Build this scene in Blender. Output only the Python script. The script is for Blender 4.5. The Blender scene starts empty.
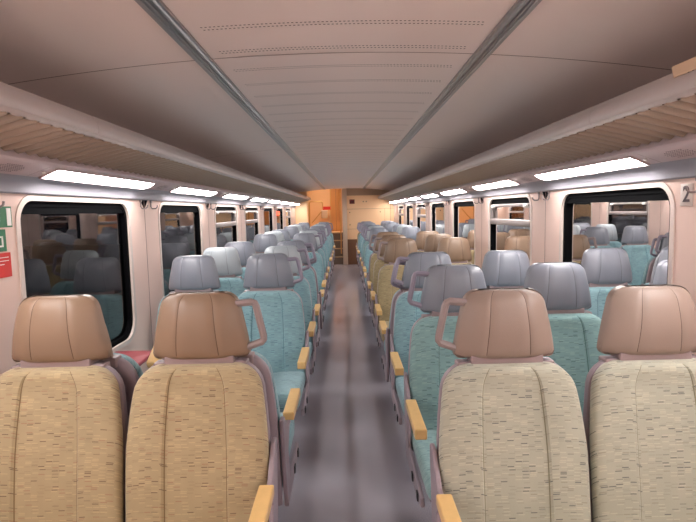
import bpy, bmesh, math, random
from mathutils import Vector, Matrix
random.seed(7)
S = bpy.context.scene
COL = S.collection
PI = math.pi
CZ = 1.5          # camera height above the carriage floor

# ------------------------------------------------------------------ materials
def new_mat(name):
    m = bpy.data.materials.new(name); m.use_nodes = True
    nt = m.node_tree; b = nt.nodes['Principled BSDF']
    return m, nt, b
def lin(c):
    return tuple(((v/255)/12.92 if v/255 <= .04045 else ((v/255+.055)/1.055)**2.4) for v in c) + (1,)
def mat(name, rgb, rough=.5, metal=0, bump=0, bscale=300, vary=0, vscale=3, spec=.5, coat=0):
    m, nt, b = new_mat(name)
    b.inputs['Roughness'].default_value = rough
    b.inputs['Metallic'].default_value = metal
    b.inputs['Specular IOR Level'].default_value = spec
    b.inputs['Coat Weight'].default_value = coat
    c = lin(rgb)
    tc = nt.nodes.new('ShaderNodeTexCoord')
    n = nt.nodes.new('ShaderNodeTexNoise'); n.inputs['Scale'].default_value = vscale
    n.inputs['Detail'].default_value = 4
    nt.links.new(tc.outputs['Object'], n.inputs['Vector'])
    r = nt.nodes.new('ShaderNodeMixRGB'); r.inputs[1].default_value = c
    r.inputs[2].default_value = tuple(v*(1-vary) for v in c[:3]) + (1,)
    nt.links.new(n.outputs['Fac'], r.inputs['Fac'])
    nt.links.new(r.outputs[0], b.inputs['Base Color'])
    if bump:
        n2 = nt.nodes.new('ShaderNodeTexNoise'); n2.inputs['Scale'].default_value = bscale
        nt.links.new(tc.outputs['Object'], n2.inputs['Vector'])
        bp = nt.nodes.new('ShaderNodeBump'); bp.inputs['Strength'].default_value = bump
        bp.inputs['Distance'].default_value = .002
        nt.links.new(n2.outputs['Fac'], bp.inputs['Height']); nt.links.new(bp.outputs[0], b.inputs['Normal'])
    return m

def fabric(name, base, dark, red, light):
    m, nt, b = new_mat(name)
    L = nt.links.new
    N = lambda t: nt.nodes.new(t)
    def math_(op, a, bb=None):
        n = N('ShaderNodeMath'); n.operation = op
        for i, v in enumerate((a, bb)):
            if v is None: continue
            if isinstance(v, (int, float)): n.inputs[i].default_value = v
            else: L(v, n.inputs[i])
        return n.outputs[0]
    tc = N('ShaderNodeTexCoord'); sp = N('ShaderNodeSeparateXYZ'); L(tc.outputs['Object'], sp.inputs[0])
    x = sp.outputs[0]; v = math_('ADD', sp.outputs[2], math_('MULTIPLY', sp.outputs[1], .9))
    iv = math_('FLOOR', math_('MULTIPLY', v, 165))
    wn = N('ShaderNodeTexWhiteNoise'); wn.noise_dimensions = '1D'; L(iv, wn.inputs['W'])
    ux = math_('ADD', math_('MULTIPLY', x, 42), math_('MULTIPLY', wn.outputs['Value'], .35))
    iu = math_('FLOOR', ux)
    cb = N('ShaderNodeCombineXYZ'); L(iu, cb.inputs[0]); L(iv, cb.inputs[1])
    w2 = N('ShaderNodeTexWhiteNoise'); w2.noise_dimensions = '2D'; L(cb.outputs[0], w2.inputs['Vector'])
    # broad patches decide how dense the dashes are
    cr = N('ShaderNodeValToRGB'); cr.color_ramp.interpolation = 'CONSTANT'
    el = cr.color_ramp.elements
    B, D, R, Lt = lin(base), lin(dark), lin(red), lin(light)
    mix = lambda a, c, t: tuple(a[i]*(1-t)+c[i]*t for i in range(4))
    el[0].position = 0; el[0].color = B
    el[1].position = .30; el[1].color = mix(B, Lt, .45)
    for p, c in ((.46, B), (.62, mix(B, D, .15)), (.74, B), (.84, mix(B, D, .4)), (.89, mix(B, R, .4)), (.93, mix(B, D, .7)), (.965, B)):
        e = el.new(p); e.color = c
    L(w2.outputs['Value'], cr.inputs['Fac'])
    # gap between dashes
    fu = math_('FRACT', ux); fv = math_('FRACT', math_('MULTIPLY', v, 165))
    inside = math_('MULTIPLY', math_('GREATER_THAN', fu, .1), math_('GREATER_THAN', fv, .45))
    mx = N('ShaderNodeMixRGB'); L(inside, mx.inputs['Fac']); mx.inputs[1].default_value = B
    L(cr.outputs[0], mx.inputs[2])
    ns = N('ShaderNodeTexNoise'); ns.inputs['Scale'].default_value = 9; L(tc.outputs['Object'], ns.inputs['Vector'])
    mm = N('ShaderNodeMixRGB'); mm.blend_type = 'MULTIPLY'; mm.inputs['Fac'].default_value = .25
    L(mx.outputs[0], mm.inputs[1]); L(ns.outputs['Fac'], mm.inputs[2])
    L(mm.outputs[0], b.inputs['Base Color'])
    b.inputs['Roughness'].default_value = .95; b.inputs['Specular IOR Level'].default_value = .15
    b.inputs['Sheen Weight'].default_value = .25
    wv = N('ShaderNodeTexNoise'); wv.inputs['Scale'].default_value = 420; L(tc.outputs['Object'], wv.inputs['Vector'])
    bp = N('ShaderNodeBump'); bp.inputs['Strength'].default_value = .25; bp.inputs['Distance'].default_value = .002
    L(wv.outputs['Fac'], bp.inputs['Height']); L(bp.outputs[0], b.inputs['Normal'])
    return m

M = {}
M['wall'] = mat('wall_laminate', (226,196,184), .42, vary=.05, vscale=1.5)
M['groove'] = mat('joint_shadow_gap', (140,110,102), .8)
M['ceil'] = mat('ceiling_panel', (246,230,224), .5, vary=.05, vscale=.8)
M['dot'] = mat('perforation', (70,52,46), .9)
M['alu'] = mat('ceiling_rail_metal', (168,166,168), .3, .85, vary=.12, vscale=12)
M['cornice'] = mat('grey_cornice', (150,147,156), .45, vary=.04)
M['housing'] = mat('lamp_housing', (206,186,188), .45, vary=.04)
M['rail'] = mat('rack_rail', (190,180,178), .35, vary=.05)
M['slat'] = mat('rack_slat', (164,148,134), .4, vary=.06)
M['gasket'] = mat('black_rubber', (8,8,10), .9, spec=.05)
M['frame'] = mat('window_surround', (206,190,182), .35)
M['bar'] = mat('transom_metal', (142,132,130), .4, .2)
M['gap_shade'] = mat('brown_gap_shade', (104,84,72), .8)  # shade in the slat gaps, put in as a dark brown colour
M['brown'] = mat('brown_leather', (144,120,100), .42, bump=.25, bscale=500, vary=.1, vscale=8)
M['taupe'] = mat('taupe_leather', (152,134,124), .42, bump=.25, bscale=500, vary=.1, vscale=8)
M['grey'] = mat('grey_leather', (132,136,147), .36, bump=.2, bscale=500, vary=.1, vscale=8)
M['pale'] = mat('lit_grey_leather', (176,184,190), .36, bump=.2, bscale=500, vary=.1, vscale=8)  # grey leather again, brightness of rows under a lamp painted in
M['stitch_b'] = mat('dark_brown_stitching', (70,48,36), .8)
M['stitch_g'] = mat('dark_grey_stitching', (74,74,86), .8)
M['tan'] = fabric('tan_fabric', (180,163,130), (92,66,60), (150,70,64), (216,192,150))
M['sage'] = fabric('tan_fabric_cool_cast', (180,180,164), (56,66,78), (120,112,96), (214,210,184))  # tan cloth again, with a cooler light cast mixed into its colour
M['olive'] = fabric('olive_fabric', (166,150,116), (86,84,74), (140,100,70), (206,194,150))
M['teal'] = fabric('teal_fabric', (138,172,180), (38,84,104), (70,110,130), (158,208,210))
M['aqua'] = fabric('teal_fabric_grey_cast', (136,170,170), (44,70,84), (84,110,112), (170,200,194))  # teal cloth again, with a greyer light cast mixed into its colour
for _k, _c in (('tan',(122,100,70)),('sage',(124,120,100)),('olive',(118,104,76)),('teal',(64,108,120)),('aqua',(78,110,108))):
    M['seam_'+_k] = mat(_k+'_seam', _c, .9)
M['shell'] = mat('seat_shell', (150,136,144), .4, vary=.05)
M['neck'] = mat('pinkish_plastic', (148,130,132), .42)
M['handle'] = mat('grab_handle', (142,128,128), .42)
M['handle_g'] = mat('violet_grab_handle', (138,130,146), .42)
M['wood'] = mat('beech_armrest', (232,192,128), .35, vary=.22, vscale=25, coat=.2)
M['black'] = mat('black_plastic', (24,24,28), .4)
M['white'] = mat('white_plastic', (236,230,226), .35)
M['post'] = mat('partition_post', (204,182,160), .4)
M['panel'] = mat('warm_lit_bulkhead', (246,206,160), .45, vary=.06, vscale=2)  # orange glow of the warm-lit end put into the base colour
M['panel_d'] = mat('dark_bulkhead_laminate', (120,84,60), .45)
M['strip'] = mat('bulkhead_header', (170,144,118), .45)
M['gold'] = mat('brass_rail', (214,170,110), .3, .6)
M['step'] = mat('step_tread', (112,96,84), .6)
M['nose'] = mat('step_nosing', (190,160,120), .4)
M['red'] = mat('red_sign', (206,44,38), .5)
M['darkred'] = mat('dark_red_sign', (110,30,30), .5)
M['redtop'] = mat('red_table_top', (140,52,60), .4)
M['green'] = mat('green_sticker', (44,112,74), .5)
M['ink'] = mat('dark_ink', (84,66,72), .6)
M['metalpost'] = mat('outside_pole', (70,70,74), .5, .5)
M['ballast'] = mat('track_ballast', (40,36,34), .95, bump=.6, bscale=20, vary=.4, vscale=30)

def floor_mat():
    m, nt, b = new_mat('speckled_linoleum')
    tc = nt.nodes.new('ShaderNodeTexCoord')
    v = nt.nodes.new('ShaderNodeTexNoise'); v.inputs['Scale'].default_value = 260; v.inputs['Detail'].default_value = 2
    nt.links.new(tc.outputs['Object'], v.inputs['Vector'])
    cr = nt.nodes.new('ShaderNodeValToRGB'); e = cr.color_ramp.elements
    e[0].position = .38; e[0].color = lin((154,152,164)); e[1].position = .62; e[1].color = lin((190,186,194))
    nt.links.new(v.outputs['Fac'], cr.inputs['Fac']); nt.links.new(cr.outputs[0], b.inputs['Base Color'])
    b.inputs['Roughness'].default_value = .17
    b.inputs['Specular IOR Level'].default_value = .8
    n = nt.nodes.new('ShaderNodeTexNoise'); n.inputs['Scale'].default_value = 500
    nt.links.new(tc.outputs['Object'], n.inputs['Vector'])
    bp = nt.nodes.new('ShaderNodeBump'); bp.inputs['Strength'].default_value = .12; bp.inputs['Distance'].default_value = .001
    nt.links.new(n.outputs['Fac'], bp.inputs['Height']); nt.links.new(bp.outputs[0], b.inputs['Normal'])
    return m
M['floor'] = floor_mat()

def emis(name, col, st):
    m, nt, b = new_mat(name)
    b.inputs['Base Color'].default_value = (.9,.9,.9,1)
    b.inputs['Emission Color'].default_value = col; b.inputs['Emission Strength'].default_value = st
    return m
M['lamp'] = emis('lamp_diffuser', (1,.955,.93,1), 13)
M['warm'] = emis('warm_lamp', (1,.82,.62,1), 4)
M['screen'] = emis('lit_sign_face', (.75,.93,1,1), 4)
M['signal'] = emis('red_signal_lens', (1,.06,.03,1), 3)
def glass_mat():
    m = bpy.data.materials.new('window_glass'); m.use_nodes = True
    nt = m.node_tree; nt.nodes.clear()
    o = nt.nodes.new('ShaderNodeOutputMaterial'); mx = nt.nodes.new('ShaderNodeMixShader')
    t = nt.nodes.new('ShaderNodeBsdfTransparent'); t.inputs[0].default_value = (.72,.72,.72,1)
    g = nt.nodes.new('ShaderNodeBsdfGlossy'); g.inputs['Roughness'].default_value = .015
    g.inputs['Color'].default_value = (.95,.93,.92,1)
    f = nt.nodes.new('ShaderNodeFresnel'); f.inputs['IOR'].default_value = 1.85   # double glazing with a metal film
    nt.links.new(f.outputs[0], mx.inputs[0]); nt.links.new(t.outputs[0], mx.inputs[1]); nt.links.new(g.outputs[0], mx.inputs[2])
    nt.links.new(mx.outputs[0], o.inputs[0])
    return m
M['glass'] = glass_mat()

# ------------------------------------------------------------------ helpers
def link(name, bm, mats, parent=None, smooth=False):
    me = bpy.data.meshes.new(name)
    bmesh.ops.recalc_face_normals(bm, faces=bm.faces) if not bm.get('norecalc') else None
    bm['bm'].to_mesh(me) if isinstance(bm, dict) else bm.to_mesh(me)
    return me
class MB:
    def __init__(s): s.v = []; s.f = []; s.m = []
    def add(s, vs, fs, mi=0):
        o = len(s.v); s.v += [tuple(v) for v in vs]
        for f in fs: s.f.append([o+i for i in f]); s.m.append(mi)
        return s
    def box(s, x0, x1, y0, y1, z0, z1, mi=0):
        vs = [(x,y,z) for x in (x0,x1) for y in (y0,y1) for z in (z0,z1)]
        return s.add(vs, [(0,1,3,2),(4,6,7,5),(0,4,5,1),(2,3,7,6),(0,2,6,4),(1,5,7,3)], mi)
    def tube(s, pts, r, n=10, mi=0, flat=1.0, cap=True):
        P = [Vector(p) for p in pts]; rings = []
        up = None
        for i, p in enumerate(P):
            t = (P[min(i+1,len(P)-1)]-P[max(i-1,0)]).normalized()
            if up is None:
                up = Vector((0,1,0)) if abs(t.y) < .9 else Vector((0,0,1))
            a = t.cross(up).normalized(); b_ = a.cross(t).normalized(); up = b_
            rings.append([p + a*r*flat*math.cos(2*PI*k/n) + b_*r*math.sin(2*PI*k/n) for k in range(n)])
        o = [v for rg in rings for v in rg]; fs = []
        for i in range(len(P)-1):
            for k in range(n):
                fs.append((i*n+k, i*n+(k+1)%n, (i+1)*n+(k+1)%n, (i+1)*n+k))
        if cap: fs += [tuple(range(n))[::-1], tuple((len(P)-1)*n+k for k in range(n))]
        return s.add(o, fs, mi)
    def extrude(s, prof, y0, y1, closed=True, mi=0):
        n = len(prof); vs = [(x,y0,z) for x,z in prof] + [(x,y1,z) for x,z in prof]
        fs = [(k,(k+1)%n,n+(k+1)%n,n+k) for k in range(n if closed else n-1)]
        if closed: fs += [tuple(range(n))[::-1], tuple(range(n,2*n))]
        return s.add(vs, fs, mi)
    def disc(s, c, r, axis, n=14, th=.004, mi=0):
        c = Vector(c); a = Vector(axis).normalized()
        return s.tube([c, c+a*th], r, n, mi)
    def build(s, name, mats, parent=None, smooth=False, bevel=0, recalc=True, seg=2):
        me = bpy.data.meshes.new(name); me.from_pydata(s.v, [], s.f)
        if not isinstance(mats, (list, tuple)): mats = [mats]
        for m in mats: me.materials.append(m)
        for p, mi in zip(me.polygons, s.m): p.material_index = mi
        if recalc:
            bm = bmesh.new(); bm.from_mesh(me); bmesh.ops.recalc_face_normals(bm, faces=bm.faces); bm.to_mesh(me); bm.free()
        o = bpy.data.objects.new(name, me); COL.objects.link(o)
        if parent: o.parent = parent
        if bevel:
            b = o.modifiers.new('bevel', 'BEVEL'); b.width = bevel; b.segments = seg; b.limit_method = 'ANGLE'
        if smooth or bevel:
            me.polygons.foreach_set('use_smooth', [True]*len(me.polygons))
            if not smooth or bevel or smooth == 'auto':
                me.set_sharp_from_angle(angle=math.radians(40)) if not bevel else None
        return o
def tag(o, label=None, cat=None, group=None, kind=None):
    if label: o['label'] = label
    if cat: o['category'] = cat
    if group: o['group'] = group
    if kind: o['kind'] = kind
    return o
def struct(o): o['kind'] = 'structure'; return o
def empty(name, loc=(0,0,0), rz=0):
    e = bpy.data.objects.new(name, None); COL.objects.link(e); e.location = loc; e.rotation_euler = (0,0,rz)
    e.empty_display_size = .1; return e
def copy_tree(o, parent=None, mats=None):
    c = o.copy(); COL.objects.link(c)
    if parent: c.parent = parent
    for ch in list(o.children): copy_tree(ch, c)
    return c

# ------------------------------------------------------------------ the carriage shell
Y0, YE = -2.6, 14.37                  # passenger area from behind the camera to the bulkhead
YB = 16.4                             # back of the stair lobby
W = 1.357
WP, WS, WW = 1.6397, 2.166, 1.10      # window pitch, start, width
WZ0, WZ1 = .735, 1.575

m = MB(); m.box(-W-.06, W+.06, Y0, YB, -.06, 0); struct(m.build('floor', M['floor']))

def ceil_z(x): return 2.10 - .056*x*x
m = MB(); xs = [-1.42+2.84*i/40 for i in range(41)]
prof = [(x, ceil_z(x)) for x in xs] + [(1.42, 2.16), (-1.42, 2.16)]
m.extrude(prof, Y0, YE+.05); struct(m.build('ceiling', M['ceil'], smooth='auto'))
# cross joints of the ceiling panels
for i, y in enumerate((-.80, 2.05, 4.9, 7.75, 10.6, 13.45)):
    m = MB(); vs = []; fs = []
    for x in xs: vs += [(x, y-.003, ceil_z(x)-.0015), (x, y+.003, ceil_z(x)-.0015)]
    for k in range(len(xs)-1): fs.append((2*k, 2*k+1, 2*k+3, 2*k+2))
    m.add(vs, fs); struct(m.build('trim_%d' % (i+1), M['groove'], recalc=False))
# perforations
m = MB(); y = .22
while y < 13.9:
    if min(abs(y-s) for s in (2.05, 4.9, 7.75, 10.6, 13.45)) > .03:
        for dy in (0, .024):
            for k in range(66):
                x = -.45 + k*.0138 + (.004 if dy else 0); z = ceil_z(x)-.001; r = .0034
                m.add([(x-r,y+dy-r*.8,z),(x+r,y+dy-r*.8,z),(x+r,y+dy+r*.8,z),(x-r,y+dy+r*.8,z)], [(0,1,2,3)])
    y += .25
struct(m.build('trim_7', M['dot'], recalc=False))
# two ribbed metal rails along the ceiling
for i, s in enumerate((-1, 1)):
    m = MB(); c = s*.53; z = ceil_z(.53)
    pr = [(-.032,.004),(-.032,-.008),(-.022,-.008),(-.018,-.013),(-.012,-.013),(-.009,-.007),(-.004,-.007),(-.002,-.013),(.004,-.013),(.006,-.007),(.012,-.007),(.015,-.013),(.020,-.013),(.023,-.008),(.032,-.008),(.032,.004)]
    m.extrude([(c+a, z+b) for a, b in pr], Y0, YE)
    struct(m.build('trim_%d' % (8+i), M['alu']))

# walls with rounded window openings
def rrect(y0, y1, z0, z1, rt, rb, n=7):
    pts = []
    for (cy, cz, r, a0) in ((y1-rt, z1-rt, rt, 0), (y0+rt, z1-rt, rt, 90), (y0+rb, z0+rb, rb, 180), (y1-rb, z0+rb, rb, 270)):
        for k in range(n+1):
            a = math.radians(a0 + 90*k/n); pts.append((cy+r*math.cos(a), cz+r*math.sin(a)))
    return pts
def outer_for(pts, y0, y1, z0, z1):
    cy, cz = (y0+y1)/2, (z0+z1)/2; out = []
    n = len(pts)//4
    for q in range(4):
        for k in range(n):
            t = k/(n-1)
            # corners in order: top right, top left, bottom left, bottom right
            if q == 0: p = (y1, cz+(z1-cz)*2*t) if t < .5 else (y1-(y1-cy)*(2*t-1), z1)
            elif q == 1: p = (cy-(cy-y0)*2*t, z1) if t < .5 else (y0, z1-(z1-cz)*(2*t-1))
            elif q == 2: p = (y0, cz-(cz-z0)*2*t) if t < .5 else (y0+(cy-y0)*(2*t-1), z0)
            else: p = (cy+(y1-cy)*2*t, z0) if t < .5 else (y1, z0+(cz-z0)*(2*t-1))
            out.append(p)
    return out
NW = 7
OPEN = {-1: {2,3,6}, 1: {1,4,6}}
wcount = 0
for s, side in ((-1,'left'), (1,'right')):
    m = MB(); X = s*W
    m.add([(X,Y0,0),(X,WS-.27,0),(X,WS-.27,1.65),(X,Y0,1.65)], [(0,1,2,3)])
    for i in range(NW):
        a, b = WS-.27+i*WP, WS-.27+(i+1)*WP
        y0, y1 = WS+i*WP, WS+i*WP+WW
        inn = rrect(y0, y1, WZ0, WZ1, .10, .13); out = outer_for(inn, a, b, 0, 1.65); n = len(inn)
        m.add([(X,p[0],p[1]) for p in inn]+[(X,p[0],p[1]) for p in out]+[(X,a,1.65)], [(k,(k+1)%n,n+(k+1)%n,n+k) for k in range(n)])
        m.add([(X,p[0],p[1]) for p in inn]+[(X+s*.05,p[0],p[1]) for p in inn], [(k,(k+1)%n,n+(k+1)%n,n+k) for k in range(n)])
    e = WS-.27+NW*WP
    m.add([(X,e,0),(X,YB,0),(X,YB,1.65),(X,e,1.65)], [(0,1,2,3)])
    # outer skin above so that nothing leaks
    m.add([(X,Y0,1.65),(X,YB,1.65),(s*1.42,YB,1.68),(s*1.42,Y0,1.68)], [(0,1,2,3)])
    m.add([(s*1.42,Y0,1.68),(s*1.42,YB,1.68),(s*1.42,YB,2.3),(s*1.42,Y0,2.3)], [(0,1,2,3)])
    struct(m.build('wall_'+side, M['wall'], recalc=False))
    # vertical joints in the pillars
    for i in range(NW+1):
        yj = WS-.27+i*WP
        g = MB(); g.box(min(X,X-s*.0015), max(X,X-s*.0015), yj-.0015, yj+.0015, 0, 1.6)
        struct(g.build('trim_%d' % (20+wcount*10+i), M['groove']))
    for i in range(NW):
        wcount_id = i+1 + (0 if s < 0 else NW)
        y0, y1 = WS+i*WP, WS+i*WP+WW
        fr = MB()
        def ring(mb, d0, d1, xa, xb, mi=0):
            A = rrect(y0+d0, y1-d0, WZ0+d0, WZ1-d0, max(.03,.10-d0), max(.03,.13-d0)); B_ = rrect(y0+d1, y1-d1, WZ0+d1, WZ1-d1, max(.03,.10-d1), max(.03,.13-d1)); n = len(A)
            vs = [(xa,p[0],p[1]) for p in A]+[(xb,p[0],p[1]) for p in A]+[(xa,p[0],p[1]) for p in B_]+[(xb,p[0],p[1]) for p in B_]
            fs = []
            for k in range(n):
                j = (k+1)%n
                fs += [(k,j,2*n+j,2*n+k),(n+k,3*n+k,3*n+j,n+j),(k,n+k,n+j,j),(2*n+k,2*n+j,3*n+j,3*n+k)]
            mb.add(vs, fs, mi)
        ring(fr, -.022, .004, X-s*.006, X+s*.03)
        w = struct(fr.build('window_%d' % wcount_id, M['frame'], smooth='auto'))
        gk = MB(); ring(gk, .004, .03, X+s*.008, X+s*.045)
        gk.build('gasket', M['gasket'], w, smooth='auto')
        p = MB(); xg = X+s*.032
        p.add([(xg,q[0],q[1]) for q in rrect(y0+.02,y1-.02,WZ0+.02,WZ1-.02,.08,.11)], [tuple(range(32))])
        p.build('glass_pane', M['glass'], w, recalc=False)
        hd = MB(); hd.box(min(X+s*.012,X+s*.04),max(X+s*.012,X+s*.04), y0+.04,y1-.04, WZ1-.062, WZ1-.03)
        hd.build('blind_slot', M['gasket'], w)
        if i in OPEN[s]:
            t = MB(); xa, xb = sorted((X-s*.002, X+s*.03))
            t.box(xa, xb, y0+.03, y1-.03, CZ-.155, CZ-.105)
            t.build('transom', M['bar'], w, bevel=.006)
            t = MB(); xa, xb = sorted((X+s*.004, X+s*.03))
            for yy in (y0+.03, y1-.06): t.box(xa, xb, yy, yy+.03, CZ-.11, WZ1-.05)
            t.box(xa, xb, y0+.03, y1-.03, WZ1-.075, WZ1-.05)
            t.build('hopper_frame', M['bar'], w, bevel=.004)
            for yy in (y0+.12, y1-.12):
                l = MB(); xa, xb = sorted((X-s*.012, X+s*.02)); l.box(xa, xb, yy-.035, yy+.035, WZ1-.085, WZ1-.055)
                l.build('latch', M['white'], w, bevel=.01)
    wcount += 1
# back wall of the carriage behind the camera
m = MB(); m.box(-1.42, 1.42, Y0-.04, Y0, 0, 2.2); struct(m.build('wall_back', M['panel']))

# ------------------------------------------------------------------ side fittings: cornice, lamp housings, racks
RX = .93
for s, side, k in ((-1,'left',0), (1,'right',1)):
    m = MB()
    prof = [(1.42,1.604),(1.357,1.600),(1.345,1.597),(1.338,1.603),(1.337,1.62),(1.334,1.636),(1.327,1.650),(1.316,1.660),(1.303,1.666),(1.298,1.668),(1.298,1.74),(1.42,1.74)]
    m.extrude([(s*a,b) for a,b in prof], Y0, YB if s > 0 else YB)
    struct(m.build('trim_%d' % (60+k), M['cornice'], smooth='auto'))
    m = MB()
    prof = [(1.30,1.668),(1.296,1.667),(1.204,1.706),(1.197,1.710),(1.193,1.718),(1.196,1.727),(1.215,1.75),(1.36,1.79),(1.42,1.79),(1.42,1.70),(1.31,1.70)]
    m.extrude([(s*a,b) for a,b in prof], Y0, YE)
    struct(m.build('trim_%d' % (62+k), M['housing'], smooth='auto'))
    # joints on the housing at both ends of every lamp
    rack = tag(empty('luggage_rack', (s*1.2, YE/2, 1.75)), 'slatted overhead luggage rack running along the %s-hand wall above the windows' % side if False else
        ('slatted overhead luggage rack above the windows beside the wall stickers' if s < 0 else 'slatted overhead luggage rack above the windows with the number plate'), 'luggage rack', 'overhead luggage racks')
    ox, oy, oz = s*1.2, YE/2, 1.75
    def R(mb):
        mb.v = [(a-ox, b-oy, c-oz) for a,b,c in mb.v]; return mb
    m = MB(); prof = [(.924,1.803),(.940,1.797),(.970,1.798),(.98,1.806),(.970,1.812),(.955,1.816),(.950,1.852),(.958,1.868),(.954,1.873),(.946,1.873),(.940,1.866),(.938,1.860),(.928,1.852),(.920,1.835),(.919,1.815)]
    y = Y0; cuts = [Y0, .35] + [1.99+i*WP for i in range(8)] + [YE]
    for a, b in zip(cuts, cuts[1:]): m.extrude([(s*p,q) for p,q in prof], a+.0015, b-.0015)
    R(m).build('front_rail', M['rail'], rack, smooth='auto')
    m = MB(); y = -.5
    x0, z0, x1, z1 = .955, 1.800, 1.215, 1.738
    while y < YE-.05:
        nseg = 6; vs = []
        for k2 in range(nseg+1):
            a = PI*k2/nseg; dy = .013*math.cos(a); dz = -.026*math.sin(a)**.6
            vs += [(s*x0, y+dy, z0+dz+.018), (s*x1, y+dy, z1+dz+.018)]
        fs = [(2*k2,2*k2+1,2*k2+3,2*k2+2) for k2 in range(nseg)] + [(0,1,2*nseg+1,2*nseg)]
        m.add(vs, fs); y += .072
    R(m).build('slats', M['slat'], rack, smooth='auto')
    m = MB(); m.add([(s*.958,-.5,1.836),(s*1.23,-.5,1.782),(s*1.23,YE-.05,1.782),(s*.958,YE-.05,1.836),(s*.958,-.5,1.84),(s*1.23,-.5,1.786),(s*1.23,YE-.05,1.786),(s*.958,YE-.05,1.84)], [(0,1,2,3),(7,6,5,4),(0,4,5,1),(1,5,6,2),(2,6,7,3),(3,7,4,0)])
    R(m).build('gap_shade_sheet', M['gap_shade'], rack)  # dark sheet added above the slats to shade their gaps
    for xx in (1.0, 1.13):
        m = MB()
        m.box(*sorted((s*xx, s*(xx+.02))), -.5, YE-.05, 1.816-(xx-.955)*.2, 1.828-(xx-.955)*.2)
        R(m).build('stringer', M['rail'], rack)
    for i in range(8):
        y = 1.3+i*WP+.66; m = MB()
        m.add([(s*(a),yy,b) for yy in (y-.012,y+.012) for a,b in ((.95,1.80),(1.21,1.75),(1.40,1.78),(1.40,2.0),(1.37,1.98),(1.2,1.80),(.95,1.84))], [(0,1,2,3,4,5,6),(13,12,11,10,9,8,7)]+[(k2,(k2+1)%7,7+(k2+1)%7,7+k2) for k2 in range(7)])
        R(m).build('bracket', M['rail'], rack)

# lamps
def make_lamp(s):
    # local: y along the carriage, origin at centre of diffuser
    e = empty('strip_light')
    nx, nz = -.39, -.92   # approx outward normal for the right side (pointing in and down)
    a = Vector((1.288,0,1.6705)); b = Vector((1.214,0,1.702)); c = (a+b)/2
    n = Vector((b.z-a.z,0,-(b.x-a.x)))
    if n.z > 0: n = -n
    n.normalize()
    def P(u, y, h):
        p = a.lerp(b, u) + n*h - c; return (s*p.x, y, p.z)
    hl = .555
    fm = MB()
    vs = [P(u,y,h) for h in (-.006,.004) for (u,y) in ((-.06,-hl-.008),(1.06,-hl-.008),(1.06,hl+.008),(-.06,hl+.008))]
    fm.add(vs, [(0,1,2,3),(4,7,6,5),(0,4,5,1),(1,5,6,2),(2,6,7,3),(3,7,4,0)])
    for (ua,ub) in ((-.08,-.005),(1.005,1.08)):
        vs = [P(u,y,h) for h in (-.002,.0085) for (u,y) in ((ua,-hl-.012),(ub,-hl-.012),(ub,hl+.012),(ua,hl+.012))]
        fm.add(vs, [(0,1,2,3),(4,7,6,5),(0,4,5,1),(1,5,6,2),(2,6,7,3),(3,7,4,0)])
    for (ya,yb) in ((-hl-.012,-hl-.002),(hl+.002,hl+.012)):
        vs = [P(u,y,h) for h in (-.002,.0085) for (u,y) in ((-.08,ya),(1.08,ya),(1.08,yb),(-.08,yb))]
        fm.add(vs, [(0,1,2,3),(4,7,6,5),(0,4,5,1),(1,5,6,2),(2,6,7,3),(3,7,4,0)])
    fm.build('lamp_frame', M['housing'], e)
    d = MB(); arc = [(0,.002),(.02,.006),(.2,.010),(.5,.013),(.8,.011),(.98,.006),(1,.001)]; n_ = len(arc)
    d.add([P(u,y,h) for y in (-hl,hl) for u,h in arc], [tuple(range(n_)), tuple(range(n_,2*n_))[::-1]]+[(k,(k+1)%n_,n_+(k+1)%n_,n_+k) for k in range(n_)])
    d.build('diffuser', M['lamp'], e)
    return e, c
ordn = ['first','second','third','fourth','fifth','sixth','seventh','eighth','ninth','tenth','eleventh','twelfth']
lampname = {-1:'on the sticker side', 1:'on the number plate side'}
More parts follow.
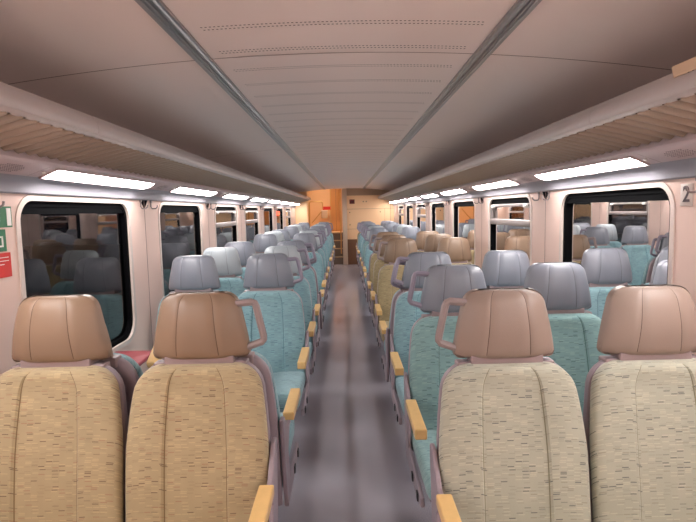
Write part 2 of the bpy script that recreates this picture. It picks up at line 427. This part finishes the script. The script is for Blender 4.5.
for s in (-1, 1):
    proto, c = make_lamp(s)
    for j, i in enumerate(range(-2, 8)):
        o = proto if j == 0 else copy_tree(proto)
        o.location = (s*c.x, 2.235+.555+i*WP, c.z)
        if i == 7: o.scale.y = .4; o.location.y = 13.95      # the short last lamp before the end wall
        if i < 0: lb = 'white strip light behind the viewer %s' % lampname[s]
        else: lb = 'white strip light, %s ahead %s' % (ordn[i], lampname[s])
        tag(o, lb, 'light', 'strip lights under the luggage racks')
    # speaker grilles and knobs on the housing between lamps
    for i in range(0, 8):
        yc = 1.965 + i*WP
        g = MB()
        a = Vector((s*1.285,0,1.6715)); b = Vector((s*1.215,0,1.7015)); n = Vector((-s*.39,0,-.92))
        for r_ in range(6):
            for q in range(14):
                u = (r_+.5)/6; v = (q+.5)/14-.5
                if (u-.5)**2*4 + v*v*4 < 1:
                    p = a.lerp(b, u*.8+.1); yy = v*.17; d = .0028
                    t = (b-a).normalized()*d; pp = p+n*.0015
                    g.add([(pp.x-t.x,yy-d,pp.z-t.z),(pp.x+t.x,yy-d,pp.z+t.z),(pp.x+t.x,yy+d,pp.z+t.z),(pp.x-t.x,yy+d,pp.z-t.z)], [(0,1,2,3)])
        g.v = [(x-s*1.25, y_, z-1.6865) for x,y_,z in g.v]
        o = g.build('speaker_grille', M['ink'], recalc=False); o.location = (s*1.25, yc, 1.6865)
        tag(o, 'oval dotted speaker grille before the %s strip light %s' % (ordn[i], lampname[s]), 'speaker', 'speaker grilles between the lamps')
        if i < 3:
            k = MB(); p = a.lerp(b,.5); k.disc((0,0,0), .008, n, 12, .006)
            o = k.build('light_button', M['white'], smooth='auto'); o.location = (p.x+n.x*.001, 2.185+i*WP, p.z+n.z*.001-.001)
            tag(o, 'small white round button before the %s strip light %s' % (ordn[i], lampname[s]), 'button', 'round buttons on the lamp housing')
        for yj in (2.145+i*WP, 3.42+i*WP-.0, ):
            j_ = MB(); q0 = a+n*.001; q1 = b+n*.001
            q0 = Vector((s*1.296,0,1.667))+n*.0012; q1 = Vector((s*1.205,0,1.7055))+n*.0012
            j_.add([(q0.x,yj-.0015,q0.z),(q1.x,yj+.0185,q1.z),(q1.x,yj+.0215,q1.z),(q0.x,yj+.0015,q0.z)], [(0,1,2,3)])
            struct(j_.build('trim_%d' % (100+(0 if s<0 else 40)+i*2+(1 if yj>3+i*WP else 0)), M['groove'], recalc=False))

# coat hooks
def make_hook(s):
    m = MB(); m.tube([(0,0,.045),(0,0,0),(-s*.008,0,-.012),(-s*.03,0,-.012),(-s*.042,0,-.004),(-s*.046,0,.010)], .0045, 8)
    m.box(-.006,.006,-.008,.008,.03,.05)
    return m.build('coat_hook', M['handle'], smooth='auto')
for s in (-1,1):
    pr = make_hook(s); first = True
    for i in range(0, 7):
        for d, w_ in ((-.09,'nearer'), (.09,'farther')):
            o = pr if first else pr.copy()
            if not first: COL.objects.link(o)
            first = False
            o.location = (s*(W-.005), WS-.27+i*WP+d+.02, 1.553)
            tag(o, '%s coat hook before the %s window %s' % (w_, ordn[i], lampname[s]), 'hook', 'coat hooks on the window pillars')

# number plate with a 2, wall stickers
sg = MB(); sg.box(-.0015,.0015,-.038,.038,-.044,.044)
o = sg.build('number_plate', M['frame'], bevel=.0012); o.location = (W-.0014, 2.075, 1.532)
tag(o, 'small pale number plate reading 2 on the wall before the first window', 'sign')
fc = bpy.data.curves.new('digit', 'FONT'); fc.body = '2'; fc.size = .09; fc.extrude = .0008; fc.align_x = 'CENTER'; fc.align_y = 'CENTER'; fc.offset = .0012
tmp = bpy.data.objects.new('digit_curve', fc); fc.materials.append(M['ink'])
dm = bpy.data.meshes.new_from_object(tmp); bpy.data.objects.remove(tmp)
t = bpy.data.objects.new('digit', dm); COL.objects.link(t); t.parent = o; t.location = (-.0026,0,0); t.rotation_euler = (PI/2,0,-PI/2)

def sticker(y0, y1, z0, z1, mm, name, label, marks, bm_=M['white']):
    c = Vector((-W+.0011, (y0+y1)/2, (z0+z1)/2))
    m_ = MB(); m_.box(-.0012,.0012, y0-c.y, y1-c.y, z0-c.z, z1-c.z)
    o = m_.build(name, mm); o.location = c; tag(o, label, 'sticker')
    k = MB()
    for (a,b_,e_,f_) in marks:
        k.box(.0012,.0022, y0-c.y+a*(y1-y0), y0-c.y+b_*(y1-y0), z0-c.z+e_*(z1-z0), z0-c.z+f_*(z1-z0))
    k.build('marking', bm_, o)
sticker(1.92,2.122,1.462,1.545, M['green'],'safety_sticker','wide green safety sticker with a white block, topmost of the three wall stickers',[(.84,.97,.08,.92),(.3,.6,.42,.54),(.55,.62,.3,.68),(.1,.25,.2,.8)])
sticker(1.95,2.075,1.368,1.455, M['green'],'safety_sticker','square green safety sticker between the wide green one and the red one',[(.55,.85,.62,.7),(.78,.85,.2,.7),(.3,.78,.2,.28),(.1,.4,.4,.8)])
sticker(1.95,2.095,1.265,1.362, M['red'],'warning_sticker','red sticker with thin white lines, lowest of the three wall stickers',[(.08,.9,.80,.83),(.08,.9,.66,.69),(.08,.7,.52,.55)])
# beige speaker cap on the rack rail at the upper right
m = MB(); n = 28; ring = []
for k in range(n):
    a = 2*PI*k/n; cx = .024*math.cos(a); cy = (.13+.024*math.sin(a)) if math.sin(a) > 0 else (-.13+.024*math.sin(a)); ring.append((cx,cy))
m.add([(x,y,0) for x,y in ring]+[(x*.8,y*.97,-.03) for x,y in ring], [tuple(range(n)), tuple(range(2*n-1,n-1,-1))]+[(k,(k+1)%n,n+(k+1)%n,n+k) for k in range(n)])
o = m.build('ceiling_speaker', mat('beige_cap', (214,182,150), .5), smooth='auto'); o.location = (.942, 1.36, 1.880); o.rotation_euler = (0, .0, 0)
tag(o, 'long beige perforated cap with a rounded end on top of the rack rail', 'speaker')
g = MB()
for a in range(10):
    for b_ in range(4):
        g.box(-.018+b_*.011,-.015+b_*.011,-.09+a*.018,-.086+a*.018,-.0308,-.0298)
g.build('perforation', M['dot'], o)

# ------------------------------------------------------------------ seats
def loft(mb, secs, mat_fn=None, cap=True):
    n = len(secs[0]); o = len(mb.v)
    for s_ in secs: mb.v += [tuple(p) for p in s_]
    for i in range(len(secs)-1):
        for k in range(n):
            j = (k+1)%n
            mb.f.append([o+i*n+k, o+i*n+j, o+(i+1)*n+j, o+(i+1)*n+k]); mb.m.append(mat_fn(i,k) if mat_fn else 0)
    if cap:
        mb.f.append([o+k for k in range(n)][::-1]); mb.m.append(0)
        mb.f.append([o+(len(secs)-1)*n+k for k in range(n)]); mb.m.append(0)
US = [-1,-.985,-.95,-.89,-.81,-.72,-.62,-.52]
def ulist(us):      # front u values incl. a stitched seam line at |u| = us
    L = [-1,-.988,-.955,-.9,-.83,-.74,-.65,-.56,-us-.03,-us-.006,-us+.006,-us+.03,-.2,-.1]
    L = [u for u in sorted(set(L))]
    return L + [0] + [-u for u in reversed(L)]
def section(a, bf, bb, us, ef=3.2, eb=3.2, prof=None):
    """closed ring: front curve from -1 to 1 (towards -y), then back curve; returns list of (x, y) and marks for seam faces"""
    U = ulist(us); pts = []
    for u in U:
        y = -bf*(max(0,1-abs(u)**ef))**(1/ef)
        if prof: y += prof(u)
        pts.append((a*u, y))
    for u in [-v for v in U if abs(v) < .999]:
        pts.append((a*u, bb*(max(0,1-abs(u)**eb))**(1/eb)))
    seam = [k for k in range(len(U)-1) if abs(abs((U[k]+U[k+1])/2)-us) < .004]
    return pts, seam

def ease(t): t = max(0,min(1,t)); return t*t*(3-2*t)
def headrest_mesh(us=.42, dz=0):
    mb = MB(); zb, zt = .976, 1.214; secs = []; seam = None
    N = 16
    zs = [0,.012,.035,.08,.16,.26,.38,.5,.62,.73,.82,.885,.93,.962,.985,.997,1]
    for t in zs:
        z = zb + (zt-zb)*t
        a = .181 - .047*t**1.2                       # trapezoid
        edge_t = math.sqrt(max(0, 1-max(0,(t-.82)/.18)**2)); edge_b = math.sqrt(max(0,1-max(0,(.10-t)/.10)**2))
        a = a - .045*(1-edge_t) - .022*(1-edge_b)
        bf = (.040 + .018*math.sin(PI*min(1,t*1.05)))*(.25+.75*edge_t)*(.3+.7*edge_b)
        bb = .042*(.3+.7*edge_t)*(.4+.6*edge_b)
        def prof(u, t=t, e=edge_t*edge_b):
            au = abs(u)
            y = .034*max(0, au-us)**1.25/(.58)**1.25          # wings sweep back
            y += .0035*math.exp(-((au-us)/.03)**2)*e
            return y
        pts, seam = section(a, bf, bb, us, 4.2, 2.4, prof)
        yc = .056 + (1-t)*-.010
        secs.append([(x, y+yc, z) for x, y in pts])
    sm = set(seam)
    loft(mb, secs, lambda i,k: 1 if (k in sm and 2 < i < 15) else 0)
    # side piping
    return mb
def backrest_mesh():
    mb = MB(); zb, zt = .40, .963; secs = []; us = .43
    zs = [0,.03,.1,.2,.3,.4,.5,.6,.7,.78,.84,.88,.915,.94,.96,.975,.987,.995,1]
    for t in zs:
        z = zb + (zt-zb)*t
        a = .250 - .036*max(0,(t-.45)/.55)**1.6
        rt = .085; dzt = zt - z
        if dzt < rt: a -= rt - math.sqrt(max(0, rt*rt-(rt-dzt)**2))*1.0
        cap = math.sqrt(max(0, 1-max(0,(t-.955)/.045)**2))
        bf = .052*(.35+.65*cap); bb = .03*(.4+.6*cap)
        def prof(u, t=t, cap=cap):
            au = abs(u); w = us
            rec = .020*(1-ease((au-w+.05)/.12))*min(1,(1-t)*7)*1.0   # recessed centre panel
            return rec*.9 + .004*math.exp(-((au-us)/.025)**2)
        pts, seam = section(a, bf, bb, us, 3.6, 4, prof)
        yc = -.012 - .105*(1-t)**1.1 - .015*math.sin(PI*t)
        secs.append([(x, y+yc+.036, z) for x, y in pts])
    sm = set(seam)
    loft(mb, secs, lambda i,k: 1 if (k in sm and i < 16) else 0)
    return mb
def shell_mesh():
    mb = MB(); zb, zt = .30, .966; secs = []
    for t in [0,.05,.15,.3,.45,.6,.72,.8,.86,.9,.93,.955,.975,.99,1]:
        z = zb + (zt-zb)*t
        a = .249 - .030*max(0,(t-.5)/.5)**1.6
        rt = .095; d = zt-z
        if d < rt: a -= rt - math.sqrt(max(0, rt*rt-(rt-d)**2))
        a = max(a, .15)
        bb = .030*math.sqrt(max(.05,1-max(0,(t-.93)/.07)**2))
        pts, _ = section(a, .018, bb, .43, 8, 4)
        yc = .052 - .09*(1-t)**1.1
        secs.append([(x, y+yc, z) for x, y in pts])
    loft(mb, secs)
    return mb
def cushion_mesh():
    mb = MB(); secs = []
    ys = [0,.02,.06,.12,.25,.4,.6,.8,.95,1]
    for t in ys:
        y = -.63 + .57*t
        e = math.sqrt(max(0,1-max(0,(.12-t)/.12)**2))
        zt = .470 - .035*t - .035*(1-e)**1.5; zb = .335 + .035*(1-e)
        a = .249 - .02*(1-e)
        n = 28; ring = []
        for k in range(n):
            th = 2*PI*k/n; c, s_ = math.cos(th), math.sin(th)
            x = a*math.copysign(abs(c)**.35, c); z = (zt+zb)/2 + (zt-zb)/2*math.copysign(abs(s_)**.45, s_)
            if s_ > 0: z -= .014*(1-ease((abs(x)-.08)/.07))*e
            ring.append((x, y, z))
        secs.append(ring)
    loft(mb, secs)
    return mb
MESH = {}
def shared(key, fn, name, mats, parent, smooth=True, bevel=0):
    k = (key,) + tuple(mm.name for mm in mats)
    if k in MESH:
        o = bpy.data.objects.new(name, MESH[k]); COL.objects.link(o)
    else:
        o = fn().build(name, mats, smooth='auto' if smooth else False, bevel=0); MESH[k] = o.data
    o.parent = parent
    if bevel:
        b = o.modifiers.new('bevel','BEVEL'); b.width = bevel; b.segments = 3; b.limit_method = 'ANGLE'
    return o
def handle_mesh(s):
    m = MB(); y = .062
    P = [(.10,y,1.168),(.19,y,1.176),(.200,y,1.172),(.206,y,1.160),(.229,y,1.050),(.229,y,1.038),(.222,y,1.028),(.135,y,.998)]
    m.tube([(s*a,b,c) for a,b,c in P], .0135, 8, flat=1.0); return m
def neck_mesh():
    m = MB(); m.box(-.125,.125,.018,.09,.94,.99); m.box(-.17,.17,.03,.085,.925,.964); return m
def pad_mesh(s, y0=-.535, y1=-.20):
    m = MB(); x0, x1 = sorted((s*.238, s*.288))
    m.add([(x,y,z) for x in (x0,x1) for (y,z) in ((y0,.576),(y1,.586),(y1,.622),(y0+.004,.618))],
          [(0,1,2,3),(7,6,5,4),(0,4,5,1),(1,5,6,2),(2,6,7,3),(3,7,4,0)]); return m
def support_mesh(s):
    m = MB(); x0, x1 = sorted((s*.252, s*.270))
    prof = [(-.48,.560),(-.50,.576),(-.12,.592),(-.02,.68),(.03,.68),(-.01,.42),(-.06,.27),(-.50,.28),(-.55,.30),(-.54,.335),(-.14,.36),(-.11,.50),(-.18,.565)]
    n = len(prof)
    m.add([(x,y,z) for x in (x0,x1) for y,z in prof], [tuple(range(n))[::-1], tuple(range(n,2*n))]+[(k,(k+1)%n,n+(k+1)%n,n+k) for k in range(n)]); return m
def button_mesh(s, y):
    m = MB(); x0, x1 = sorted((s*.268, s*.276))
    m.box(x0,x1,y,y+.035,.29,.325); return m
def frame_mesh():
    m = MB(); m.box(-.235,.235,-.56,-.02,.325,.362); m.box(-.05,.05,-.42,-.12,.04,.33); m.box(-.09,.09,-.5,-.04,.0,.045); return m

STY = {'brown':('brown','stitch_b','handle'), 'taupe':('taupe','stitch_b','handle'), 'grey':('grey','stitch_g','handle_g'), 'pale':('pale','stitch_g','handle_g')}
def make_seat(fab, head, aisle, s_aisle, label, group, loc, flip=False, droop=0):
    """seat facing -y; aisle: has grab handle and armrest on side s_aisle (sign of local x)"""
    r = empty('train_seat', loc, PI if flip else 0)
    tag(r, label, 'seat', group)
    lh, st, hm = STY[head]
    shared('back', backrest_mesh, 'backrest', [M[fab], M['seam_'+fab]], r)
    c = shared('cush', cushion_mesh, 'seat_cushion', [M[fab]], r)
    shared('shell', shell_mesh, 'back_shell', [M['shell']], r)
    nk = shared('neck', neck_mesh, 'neck_plate', [M['neck']], r, False, .006)
    h = shared('head', headrest_mesh, 'headrest', [M[lh], M[st]], r)
    if droop: h.location.z = -droop
    fr = shared('frame', frame_mesh, 'pedestal', [M['shell']], r, False, .008)
    if aisle:
        gh = shared('handle%d' % s_aisle, lambda: handle_mesh(s_aisle), 'grab_handle', [M[hm]], h)
        a = shared('sup%d' % s_aisle, lambda: support_mesh(s_aisle), 'armrest', [M['shell']], r, False, .006)
        shared('pad%d' % s_aisle, lambda: pad_mesh(s_aisle), 'armrest_pad', [M['wood']], a, False, .006)
        shared('btn%d' % s_aisle, lambda: button_mesh(s_aisle, -.33), 'recline_button', [M['black']], a, False, .003)
        shared('btn2%d' % s_aisle, lambda: button_mesh(s_aisle, -.49), 'recline_button', [M['black']], a, False, .003)
    return r
AX, SX = .543, .516
Lr = [1.81, 3.5155,4.3006,5.0835, 6.795,7.58,8.365, 10.075,10.86,11.645, 13.355]
Rr = [1.73,2.538,3.355, 5.016,5.80,6.585, 8.295,9.08,9.865, 11.575,12.36,13.15]
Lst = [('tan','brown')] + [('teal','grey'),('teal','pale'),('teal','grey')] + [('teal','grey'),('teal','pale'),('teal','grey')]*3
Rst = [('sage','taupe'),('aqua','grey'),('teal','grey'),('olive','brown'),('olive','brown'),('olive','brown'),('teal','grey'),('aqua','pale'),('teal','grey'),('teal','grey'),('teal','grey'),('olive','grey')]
fn = {'tan':'tan','sage':'cool-cast tan','olive':'olive tan','teal':'teal','aqua':'grey-cast teal'}
hn = {'brown':'brown','taupe':'taupe brown','grey':'grey','pale':'light-washed grey'}
sd = {-1:'sticker side', 1:'number plate side'}
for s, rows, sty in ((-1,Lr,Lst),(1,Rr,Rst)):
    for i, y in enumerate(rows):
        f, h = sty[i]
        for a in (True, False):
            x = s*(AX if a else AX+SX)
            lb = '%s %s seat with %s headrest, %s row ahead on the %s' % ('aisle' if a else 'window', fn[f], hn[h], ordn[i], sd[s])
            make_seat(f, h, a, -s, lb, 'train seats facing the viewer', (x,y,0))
# seats facing away, back to back with the last row of each block
for s, ys in ((-1,[1.81, 5.0835]), (1,[3.355, 6.585])):
    for i, y in enumerate(ys):
        for a in (True, False):
            if not a and (s, i) != (-1, 0): continue
            x = s*(AX-.006 if a else AX-.006+SX)
            rowname = {(-1,0):'nearest tan row',(-1,1):'third teal row',(1,0):'teal row behind the grey-cast teal seats',(1,1):'last olive tan row'}[(s,i)]
            lb = '%s teal seat turned away behind the %s' % ('aisle' if a else 'window', rowname)
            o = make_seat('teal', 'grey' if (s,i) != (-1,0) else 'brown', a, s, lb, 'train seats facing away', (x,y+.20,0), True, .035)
            if (s,i) == (-1,0):
                for ch in o.children:
                    if ch.name.startswith('headrest'):
                        ch.scale = (.86,1,.95); ch.location.z = .0
                        for g in list(ch.children): bpy.data.objects.remove(g)
            if (s,i,a) == (-1,0,True):
                # raised centre armrest
                m = MB(); m.box(-.024,.024,-.36,0,-.016,.016)
                c = m.build('raised_armrest', M['wood'], o, bevel=.006); c.location = (.25, -.02, .90); c.rotation_euler = (math.radians(-28),0,0)

# small red topped table under the window in the first bay
t = empty('window_table', (-1.22, 2.72, 0)); tag(t, 'small red topped folding table under the window between the facing seats', 'table')
m = MB(); m.box(-.125,.115,-.22,.22,.700,.724); m.build('table_top', M['redtop'], t, bevel=.01)
m = MB(); m.add([(x,y,z) for y in (-.015,.015) for x,z in ((-.125,.70),(.06,.70),(-.125,.48))], [(0,1,2),(5,4,3),(0,3,4,1),(1,4,5,2),(2,5,3,0)]); m.build('bracket', M['shell'], t)

# ------------------------------------------------------------------ far end: bulkhead, post, stairs, lobby
def boxobj(name, x0,x1,y0,y1,z0,z1, mm, bevel=0, parent=None):
    m = MB(); m.box(x0,x1,y0,y1,z0,z1); return m.build(name, mm, parent, bevel=bevel)
struct(boxobj('wall_far_bulkhead', .06,1.40, YE,YE+.06, 0,2.2, M['panel']))
struct(boxobj('trim_201', .06,1.40, YE-.012,YE, 1.90,2.10, M['strip']))
struct(boxobj('trim_202', .06,1.36, YE-.008,YE, 0,.70, M['panel_d']))
for i,(x0,x1,z0,z1) in enumerate(((.06,1.36,1.528,1.536),(1.10,1.106,.7,1.528),(.06,1.36,.98,.986),(1.26,1.27,.7,1.9))):
    struct(boxobj('trim_%d' % (203+i), x0,x1, YE-.004,YE, z0,z1, M['groove']))
for i,(x,z) in enumerate(((.14,1.44),(.98,1.44),(.14,1.10))):
    m = MB(); m.disc((0,0,0), .014, (0,-1,0), 10, .006)
    o = m.build('wall_bolt', M['dot']); o.location = (x, YE, z); tag(o, 'dark round fixing %s' % ['high on the end wall near the post','high on the end wall near the window corner','on the end wall below the other fixing near the post'][i], 'fixing')
o = boxobj('wall_sign', -.07,.07,-.006,.006,-.06,.06, M['darkred']); o.location = (.21, YE-.006, 1.735); tag(o, 'dark red sign with pale border high on the end wall', 'sign')
boxobj('border', -.095,.095,-.002,.0061,-.085,.085, M['panel'], parent=o)
boxobj('marking', -.03,.04,-.0075,-.006,-.02,.005, M['black'], parent=o)
for i, x in enumerate((.52,.60)):
    m = MB(); m.disc((0,0,0), .02, (0,-1,0), 12, .006); o = m.build('vent_cap', M['strip']); o.location = (x, YE, 1.73)
    tag(o, 'small round cap on the end wall, %s one beside the dark red sign' % ('nearer' if i == 0 else 'farther'), 'cap')
o = boxobj('partition_post', -.065,.065,-.05,.05,0,2.09, M['post'], .012); o.location = (0, YE-.02, 0)
tag(o, 'tall grey brown post between the stairway and the end wall', 'post')
m = MB(); m.tube([(0,0,.3),(0,0,2.05)], .016, 10); o = m.build('grab_pole', M['gold'], smooth='auto'); o.location = (-.115, YE+.1, 0)
tag(o, 'slim brass coloured grab pole beside the grey brown post', 'pole')
# stairs up to the landing
st = empty('staircase', (-.42, YE, 0)); tag(st, 'short flight of dark steps rising through the opening at the far end', 'stairs')
for i in range(4):
    h = .215*(i+1); y0 = .10+.25*i
    boxobj('step', -.36,.35, y0,1.12, h-.215,h-.02 if True else h, M['step'], parent=st)
    boxobj('step_nosing', -.36,.35, y0-.015,y0+.03, h-.02,h, M['nose'], parent=st)
    boxobj('tread', -.36,.35, y0+.03,1.12 if i == 3 else y0+.26, h-.02,h-.004, M['step'], parent=st)
struct(boxobj('trim_210', -1.36,-.04, YE+1.12, YB, .80,.858, M['panel']))      # landing
struct(boxobj('wall_far_lobby', -1.40,1.40, YB, YB+.05, 0,2.6, M['panel']))
struct(boxobj('wall_lobby_side', .0,.05, YE+.06, YB, 0,2.6, M['panel']))
struct(boxobj('trim_211', -1.42,1.42, YE+.05, YB+.05, 2.55,2.6, M['ceil']))
struct(boxobj('trim_212', -1.42,-.0, YE+.03, YE+.05, 2.12,2.6, M['panel']))
struct(boxobj('wall_stair_side', -1.36,-.80, YE+.3, YE+.34, 0,1.05, M['panel']))
struct(boxobj('trim_213', -1.36,-1.02, YE, YE+.04, 0,2.2, M['panel']))
# lobby door
d = struct(boxobj('door_1', -.42,-.10, YB-.03,YB, .86,2.35, mat('lobby_door', (206,150,92), .4)))
boxobj('door_frame', -.45,-.42, YB-.05,YB, .86,2.4, M['gold'], parent=d)
boxobj('door_groove', -.27,-.262, YB-.034,YB-.03, .86,2.35, M['panel_d'], parent=d)
m = MB(); m.tube([(-.19,YB-.07,1.2),(-.19,YB-.07,2.2)], .014, 8); m.build('door_handle', M['gold'], d, smooth='auto')
# handrail
m = MB(); m.tube([(0,0,-.95),(0,0,-.03),(.02,0,.0),(.05,0,.015),(.34,0,.015),(.37,0,.0),(.385,0,-.03),(.385,0,-.2)], .017, 10)
o = m.build('handrail', M['gold'], smooth='auto'); o.location = (-1.03, YE+1.0, 1.76); tag(o, 'bent brass coloured handrail in the stair lobby', 'handrail')
m = MB(); m.tube([(0,0,0),(.3,0,.34)], .014, 8); o = m.build('sloping_handrail', M['gold'], smooth='auto'); o.location = (-.98, YE+1.05, 1.14); tag(o, 'short sloping brass coloured rail below the bent handrail', 'handrail')
b = boxobj('wall_bin', -.095,.095,-.07,.07,-.12,.12, M['post'], .02); b.location = (-.62, YB-.22, 1.39); tag(b, 'pale waste box on the lobby wall under the red sign', 'bin')
boxobj('bin_rim', -.10,.10,-.075,.075,.10,.125, M['white'], .006, parent=b)
o = boxobj('red_wall_sign', -.12,.12,-.006,.006,-.05,.05, M['red']); o.location = (-.55, YB-.30, 1.58); tag(o, 'bright red sign above the pale waste box in the stair lobby', 'sign')
boxobj('sign_bracket', -.02,.02,.006,.30,-.02,.02, M['red'], parent=o)

# warm lamps: one in the stair lobby, an unseen one added behind the viewer as fill
for (x,y,z,sx,sy,lb) in ((-.55,YE+.85,2.52,.35,.3,'warm square ceiling lamp over the landing in the stair lobby'),(0,-1.6,2.06,.3,.3,'unseen warm fill lamp added behind the viewer')):
    o = boxobj('ceiling_lamp', -sx,sx,-sy,sy,-.012,.02, M['post']); o.location = (x,y,z); tag(o, lb, 'light')
    boxobj('diffuser', -sx+.03,sx-.03,-sy+.03,sy-.03,-.016,-.012, M['warm'], parent=o)

# ------------------------------------------------------------------ outside at night
m = MB(); m.box(-40,40,-20,60,-1.9,-1.8); struct(m.build('ground', M['ballast']))
p = empty('platform_sign', (5.9,25,-1.8)); tag(p, 'lit white sign on a pole outside, seen through the windows', 'sign')
boxobj('sign_face', -.17,.17,-.03,.03,3.1,3.58, M['screen'], parent=p); boxobj('sign_case', -.2,.2,.0,.08,3.07,3.61, M['metalpost'], parent=p); boxobj('pole', -.04,.04,.02,.09,0,3.1, M['metalpost'], parent=p)
p = empty('signal_post', (-2.62,20.5,-1.8)); tag(p, 'red signal lamp on a post outside beyond the sticker side windows', 'signal')
m = MB(); m.disc((0,-.06,3.25), .09, (0,-1,0), 16, .02); m.build('lens', M['signal'], p, smooth='auto')
boxobj('housing', -.13,.13,-.055,.1,3.0,3.5, M['black'], parent=p); boxobj('pole', -.05,.05,-.02,.08,0,3.0, M['metalpost'], parent=p)

# ------------------------------------------------------------------ world, camera, view
w = bpy.data.worlds.new('night'); S.world = w; w.use_nodes = True
w.node_tree.nodes['Background'].inputs[0].default_value = (.002,.0018,.0024,1); w.node_tree.nodes['Background'].inputs[1].default_value = 1
cam = bpy.data.cameras.new('camera'); co = bpy.data.objects.new('camera', cam); COL.objects.link(co); S.camera = co
cam.sensor_width = 36; cam.lens = 520/696*36; cam.clip_start = .05; cam.clip_end = 100
pi_, ya, ro = (math.radians(v) for v in (5.5647, -.2864, 1.2494))
h = Vector((-math.sin(ya), math.cos(ya), 0)); r0 = Vector((math.cos(ya), math.sin(ya), 0)); Z = Vector((0,0,1))
fwd = h*math.cos(pi_) - Z*math.sin(pi_); u0 = Z*math.cos(pi_) + h*math.sin(pi_)
c, s = math.cos(ro), math.sin(ro)
right = r0*c - u0*s; up = r0*s + u0*c
mw = Matrix((right, up, -fwd)).transposed().to_4x4(); mw.translation = Vector((-.0082, 0, CZ)); co.matrix_world = mw
S.view_settings.view_transform = 'Standard'; S.view_settings.look = 'None'; S.view_settings.gamma = 1
S.view_settings.use_curve_mapping = False; S.view_settings.exposure = 1.85
